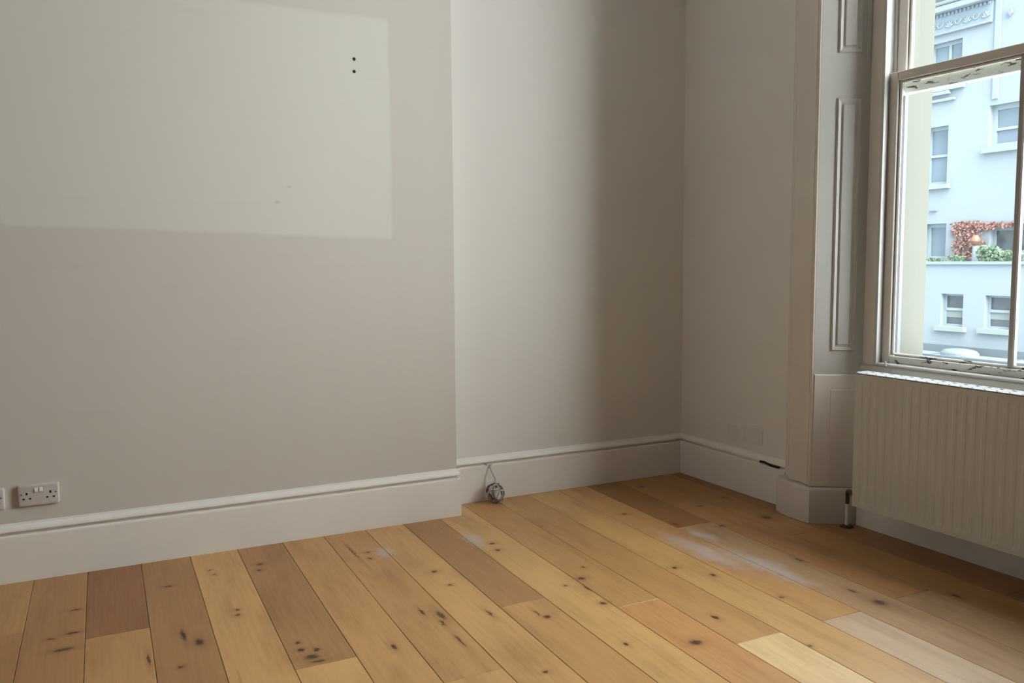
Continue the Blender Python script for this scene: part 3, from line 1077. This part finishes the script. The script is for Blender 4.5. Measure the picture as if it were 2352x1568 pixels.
# ------------------------------------------------------------------ outside: white house opposite
def outside():
    XF, XT = 25.0, 23.6
    house = empty('opposite_house', (XF, 15, -3))
    org = house.location.copy()

    def B(name, mat, parent, *boxes, bevel=0.0):
        bm = bmesh.new()
        for b in boxes:
            add_box(bm, *b)
        bmesh.ops.translate(bm, verts=bm.verts, vec=-org)
        return finish(bm, name, mat, parent, bevel=bevel)

    def opening_wall(name, mat, x, y0, y1, z0, z1, holes, depth):
        """front wall with real openings"""
        ys = sorted(set([y0, y1] + [h[0] for h in holes] + [h[1] for h in holes]))
        zs = sorted(set([z0, z1] + [h[2] for h in holes] + [h[3] for h in holes]))
        bm = bmesh.new()
        for a, b in zip(ys, ys[1:]):
            for c, d in zip(zs, zs[1:]):
                my, mz = (a + b) / 2, (c + d) / 2
                if any(h[0] < my < h[1] and h[2] < mz < h[3] for h in holes):
                    continue
                add_box(bm, x, x + depth, a, b, c, d)
        bmesh.ops.translate(bm, verts=bm.verts, vec=-org)
        return finish(bm, name, mat, house)

    def sash_window(x, y0, y1, z0, z1, mid, glass, vert=False, fr=0.11, sill=True, depth=0.22, lowcol=None):
        """frame set back in its opening, meeting rail or mullion, panes, sill"""
        xr = x + depth
        w = B('window', 'ext_frame', house, (xr, xr + 0.08, y0, y0 + fr, z0, z1), (xr, xr + 0.08, y1 - fr, y1, z0, z1),
              (xr, xr + 0.08, y0 + fr, y1 - fr, z0, z0 + fr), (xr, xr + 0.08, y0 + fr, y1 - fr, z1 - fr, z1))
        ya, yb, za, zb = y0 + fr, y1 - fr, z0 + fr, z1 - fr
        if vert:
            B('mullion', 'ext_frame', w, (xr, xr + 0.07, mid - 0.05, mid + 0.05, za, zb))
            rects = [(ya, mid - 0.05, za, zb), (mid + 0.05, yb, za, zb)]
        elif mid is not None:
            B('meeting_rail', 'ext_frame', w, (xr - 0.02, xr + 0.07, ya, yb, mid - 0.045, mid + 0.045))
            rects = [(ya, yb, za, mid - 0.045), (ya, yb, mid + 0.045, zb)]
        else:
            rects = [(ya, yb, za, zb)]
        for r in rects:
            B('pane', glass, w, (xr + 0.045, xr + 0.06) + r)
        if lowcol:
            B('blind', lowcol, w, (xr + 0.030, xr + 0.044, ya, yb, za + (mid - za) * 0.45, mid - 0.05))
        if sill:
            B('sill', 'stone_sill', w, (x - 0.13, x + depth - 0.002, y0 - 0.16, y1 + 0.16, z0 - 0.16, z0 - 0.002))
        return w
    # upper wall
    up = [(16.38, 17.72, 7.35, 8.90), (16.80, 17.72, 3.92, 5.97), (13.90, 15.28, 4.98, 6.40), (16.74, 17.64, 1.22, 2.52), (13.2, 15.08, 1.45, 2.28),
          (16.3, 18.5, 10.3, 12.0), (19.0, 20.2, 4.0, 6.2), (9.6, 11.0, 4.98, 6.40), (9.6, 11.0, 8.4, 10.2), (19.0, 20.4, 7.35, 9.0)]
    opening_wall('front_wall', 'stucco', XF, 4.0, 30.0, 1.0, 12.6, up, 0.35)
    sash_window(XF, *up[0], 17.0, 'ext_glass_pale', vert=True)
    sash_window(XF, *up[1], 4.95, 'ext_glass_pale')
    sash_window(XF, *up[2], 5.60, 'ext_glass_pale', fr=0.15)
    sash_window(XF, *up[3], None, 'ext_glass_pale', fr=0.13, sill=False)
    sash_window(XF, *up[4], None, 'ext_glass', fr=0.08, sill=False)
    sash_window(XF, *up[5], 11.2, 'ext_glass')
    for h in up[6:]:
        sash_window(XF, *h, (h[2] + h[3]) / 2, 'ext_glass_pale')
    B('back_wall', 'stucco2', house, (XF + 0.5, XF + 0.7, 4.0, 30.0, 1.0, 12.6))
    # ornamented frieze with its cornice
    fr = B('frieze', 'stucco2', house, (XF - 0.07, XF - 0.001, 15.28, 24.0, 9.24, 9.88))
    B('cornice', 'stucco', house, (XF - 0.34, XF - 0.001, 15.22, 24.0, 9.88, 10.10), bevel=0.03)
    B('cornice_flashing', 'lead_dark', house, (XF - 0.36, XF - 0.001, 15.20, 24.0, 10.101, 10.15))
    B('frieze_bead', 'stucco', house, (XF - 0.11, XF - 0.001, 15.28, 24.0, 9.16, 9.239), bevel=0.02)
    y = 15.5
    k = 0
    while y < 23.8:
        bm = bmesh.new()
        if k % 2 == 0:
            for j in range(5):
                a = math.pi * (0.1 + 0.8 * j / 4)
                add_tube(bm, [(XF - 0.075, y, 9.36), (XF - 0.10, y + 0.10 * math.cos(a), 9.36 + 0.14 * math.sin(a)), (XF - 0.08, y + 0.17 * math.cos(a), 9.36 + 0.22 * math.sin(a))], [0.03, 0.035, 0.015], 6)
        else:
            add_tube(bm, smooth_path([(XF - 0.09, y - 0.14, 9.55), (XF - 0.09, y - 0.05, 9.42), (XF - 0.09, y + 0.06, 9.40), (XF - 0.09, y + 0.12, 9.50), (XF - 0.09, y + 0.04, 9.56)], 3), 0.028, 6)
        bmesh.ops.translate(bm, verts=bm.verts, vec=-org)
        o = finish(bm, 'ornament', 'stucco', fr, smooth=True)
        y += 0.34
        k += 1
    y = 15.34
    while y < 23.9:
        B('dentil', 'stucco', fr, (XF - 0.12, XF - 0.071, y, y + 0.07, 9.76, 9.86))
        y += 0.15
    # pilaster strip at the end of the frieze
    B('pilaster', 'stucco', house, (XF - 0.05, XF - 0.001, 14.98, 15.18, 6.6, 12.6))
    # lower string course
    B('string_course', 'stucco', house, (XF - 0.10, XF - 0.001, 16.55, 24.0, 6.82, 6.92), bevel=0.02)
    B('string_course', 'stucco', house, (XF - 0.14, XF - 0.001, 16.75, 24.0, 7.05, 7.18), bevel=0.02)
    # vent high on the wall
    bm = bmesh.new()
    add_sections(bm, [[(x, 14.60, 9.42), (x, 14.72, 9.44), (x, 14.74, 9.34), (x, 14.655, 9.20), (x, 14.58, 9.30)] for x in (XF - 0.10, XF - 0.002)])
    bmesh.ops.translate(bm, verts=bm.verts, vec=-org)
    finish(bm, 'wall_vent', 'dust', house, bevel=0.01)
    B('wall_fitting', 'dust', house, (XF - 0.08, XF - 0.002, 17.12, 17.40, 2.98, 3.03))
    # lower block with a terrace on top
    low = [(14.97, 15.80, -1.03, 0.07), (13.32, 14.20, -1.02, 0.06), (18.0, 18.9, -1.03, 0.07), (11.4, 12.3, -1.03, 0.07)]
    opening_wall('terrace_wall', 'stucco', XT, 4.0, 30.0, -3.0, 1.06, low, 0.30)
    for h in low:
        sash_window(XT, *h, (h[2] + h[3]) / 2 + 0.03, 'ext_glass', fr=0.07, depth=0.20, lowcol='stone_sill')
    B('terrace_floor', 'lead', house, (XT + 0.3, XF, 4.0, 30.0, 0.95, 1.06))
    B('terrace_coping', 'stucco2', house, (XT - 0.07, XT + 0.36, 4.0, 30.0, 1.061, 1.16), bevel=0.015)
    tag(house, 'white stucco house across the way with sash windows and an ornamented frieze', 'building')

    # flat lead roof between the houses
    roof = empty('flat_roof', (20, 14, -3))
    org2 = roof.location.copy()

    def R(name, mat, *b, bevel=0.0, parent=roof):
        bm = bmesh.new()
        add_box(bm, *b)
        bmesh.ops.translate(bm, verts=bm.verts, vec=-org2)
        return finish(bm, name, mat, parent, bevel=bevel)
    R('roof_deck', 'lead', 22.4, XT - 0.002, 4, 30, -2.1, -1.93)
    R('flashing', 'lead_dark', XT - 0.03, XT - 0.003, 4, 30, -1.929, -1.68)
    R('edge_trim', 'lead_dark', 22.34, 22.42, 4, 30, -1.928, -1.885)
    R('lower_deck', 'lead', 1.2, 22.33, 4, 30, -3.0, -2.36)
    for k in range(9):
        y = 5.0 + k * 2.6
        R('roof_seam', 'lead_dark', 22.44, XT - 0.04, y, y + 0.05, -1.929, -1.90)
    tag(roof, 'grey lead flat roof below the white house opposite', 'roof')
    R('parapet', 'stucco', 17.0, 17.25, 4, 12.6, -2.359, -1.95, bevel=0.01)
    dome = bmesh.new()
    n, m = 20, 6
    secs = []
    for i in range(m + 1):
        a = math.pi / 2 * i / m * 0.94
        secs.append([(23.05 + 0.40 * math.cos(a) * math.cos(t), 14.62 + 0.60 * math.cos(a) * math.sin(t), 0.11 * math.sin(a)) for t in [2 * math.pi * k / n for k in range(n)]])
    base = [(23.05 + 0.42 * math.cos(t), 14.62 + 0.63 * math.sin(t), -0.03) for t in [2 * math.pi * k / n for k in range(n)]]
    add_sections(dome, [base] + secs)
    bmesh.ops.translate(dome, verts=dome.verts, vec=(-23.05, -14.62, 0))
    dl = empty('roof_light', (23.05, 14.62, -1.93))
    o = finish(dome, 'dome', 'dome', dl, smooth=True)
    o.location = (0, 0, 0.13)
    bm = bmesh.new()
    add_tube(bm, [(0, 0, 0.0), (0, 0, 0.10)], 0.5, 20)
    kb = finish(bm, 'kerb', 'lead', dl)
    kb.scale = (0.86, 1.28, 1)
    tag(dl, 'shallow white domed rooflight on the lead roof outside', 'rooflight')

    # plants on the terrace
    rl = random.Random(5)

    def leaves(name, mat, blobs, n, size, label, cat, stems=None):
        bm = bmesh.new()
        for k in range(n):
            cx, cy, cz, rx, ry, rz = rl.choice(blobs)
            u, v, w = rl.uniform(-1, 1), rl.uniform(-1, 1), rl.uniform(-1, 1)
            p = Vector((min(cx + u * rx, XF - 0.03), cy + v * ry, max(1.17, cz + w * rz)))
            s = size * rl.uniform(0.6, 1.3)
            R3 = Matrix.Rotation(rl.uniform(0, 6.28), 3, 'X') @ Matrix.Rotation(rl.uniform(-0.9, 0.9), 3, 'Z') @ Matrix.Rotation(rl.uniform(-0.7, 0.7), 3, 'Y')
            q = [p + R3 @ Vector(a) for a in ((0, 0, -s), (s * 0.12, s * 0.62, -s * 0.1), (0, 0, s), (s * 0.12, -s * 0.62, -s * 0.1))]
            vs = [bm.verts.new(a) for a in q]
            bm.faces.new((vs[0], vs[1], vs[2]))
            bm.faces.new((vs[0], vs[2], vs[3]))
        loc = Vector((blobs[0][0], blobs[0][1], 1.16))
        root = empty(name, loc)
        me = bpy.data.meshes.new('foliage')
        bmesh.ops.translate(bm, verts=bm.verts, vec=-loc)
        bm.to_mesh(me)
        bm.free()
        link('foliage', me, mat, root)
        if stems:
            bm = bmesh.new()
            for st in stems:
                add_tube(bm, smooth_path(st, 4), 0.018, 6)
            bmesh.ops.translate(bm, verts=bm.verts, vec=-loc)
            finish(bm, 'stem', 'cable_dark', root, smooth=True)
        return tag(root, label, cat)
    leaves('creeper', 'leaf_red',
           [(24.92, 16.1, 2.30, 0.05, 0.42, 0.22), (24.92, 15.75, 2.40, 0.05, 0.45, 0.14), (24.92, 15.95, 1.80, 0.05, 0.48, 0.6), (24.92, 15.98, 1.85, 0.05, 0.42, 0.6), (24.92, 15.75, 2.05, 0.05, 0.5, 0.4), (24.92, 15.3, 2.36, 0.05, 0.45, 0.13),
            (24.92, 14.6, 2.38, 0.05, 0.6, 0.09), (24.92, 13.7, 2.40, 0.05, 0.6, 0.09), (24.92, 15.6, 1.60, 0.05, 0.40, 0.40)], 1000, 0.062,
           'red leaved creeper climbing the wall above the terrace opposite', 'plant',
           [[(24.96, 16.2, 1.17), (24.95, 16.1, 1.7), (24.95, 15.8, 2.3), (24.95, 14.8, 2.42)], [(24.96, 15.6, 1.17), (24.95, 15.7, 1.8), (24.95, 15.9, 2.4)]])
    leaves('shrub', 'leaf_green', [(24.30, 14.62, 1.42, 0.2, 0.34, 0.26), (24.30, 14.0, 1.32, 0.2, 0.5, 0.16)], 420, 0.08,
           'rounded green shrub on the terrace below the dark window opposite', 'plant', [[(24.30, 14.6, 1.17), (24.30, 14.62, 1.5)]])
    leaves('low_planting', 'leaf_green', [(24.35, 15.85, 1.26, 0.15, 0.3, 0.10), (24.35, 16.75, 1.22, 0.1, 0.4, 0.05)], 200, 0.055,
           'low straggling green plants along the terrace edge under the red creeper', 'plant', [[(24.35, 15.9, 1.17), (24.35, 15.95, 1.3)]])
    bm = bmesh.new()
    secs = []
    for z, r in ((0.0, 0.05), (0.04, 0.13), (0.14, 0.185), (0.24, 0.17), (0.32, 0.11), (0.35, 0.10)):
        secs.append([(r * math.cos(t), r * math.sin(t), z) for t in [2 * math.pi * k / 14 for k in range(14)]])
    add_sections(bm, secs)
    stand = empty('plant_pot', (24.56, 15.28, 1.06))
    pot = finish(bm, 'pot', 'terracotta', stand, smooth=True)
    pot.location = (0, 0, 0.66)
    pot.scale = (0.85, 0.85, 0.95)
    bm = bmesh.new()
    add_tube(bm, [(0, 0, 0.0), (0, 0, 0.03), (0, 0, 0.06), (0, 0, 0.60), (0, 0, 0.635)], [0.16, 0.16, 0.11, 0.09, 0.10], 12)
    finish(bm, 'pedestal', 'stucco', stand)
    tag(stand, 'round orange pot on a pale stand among the red creeper outside', 'pot')


outside()
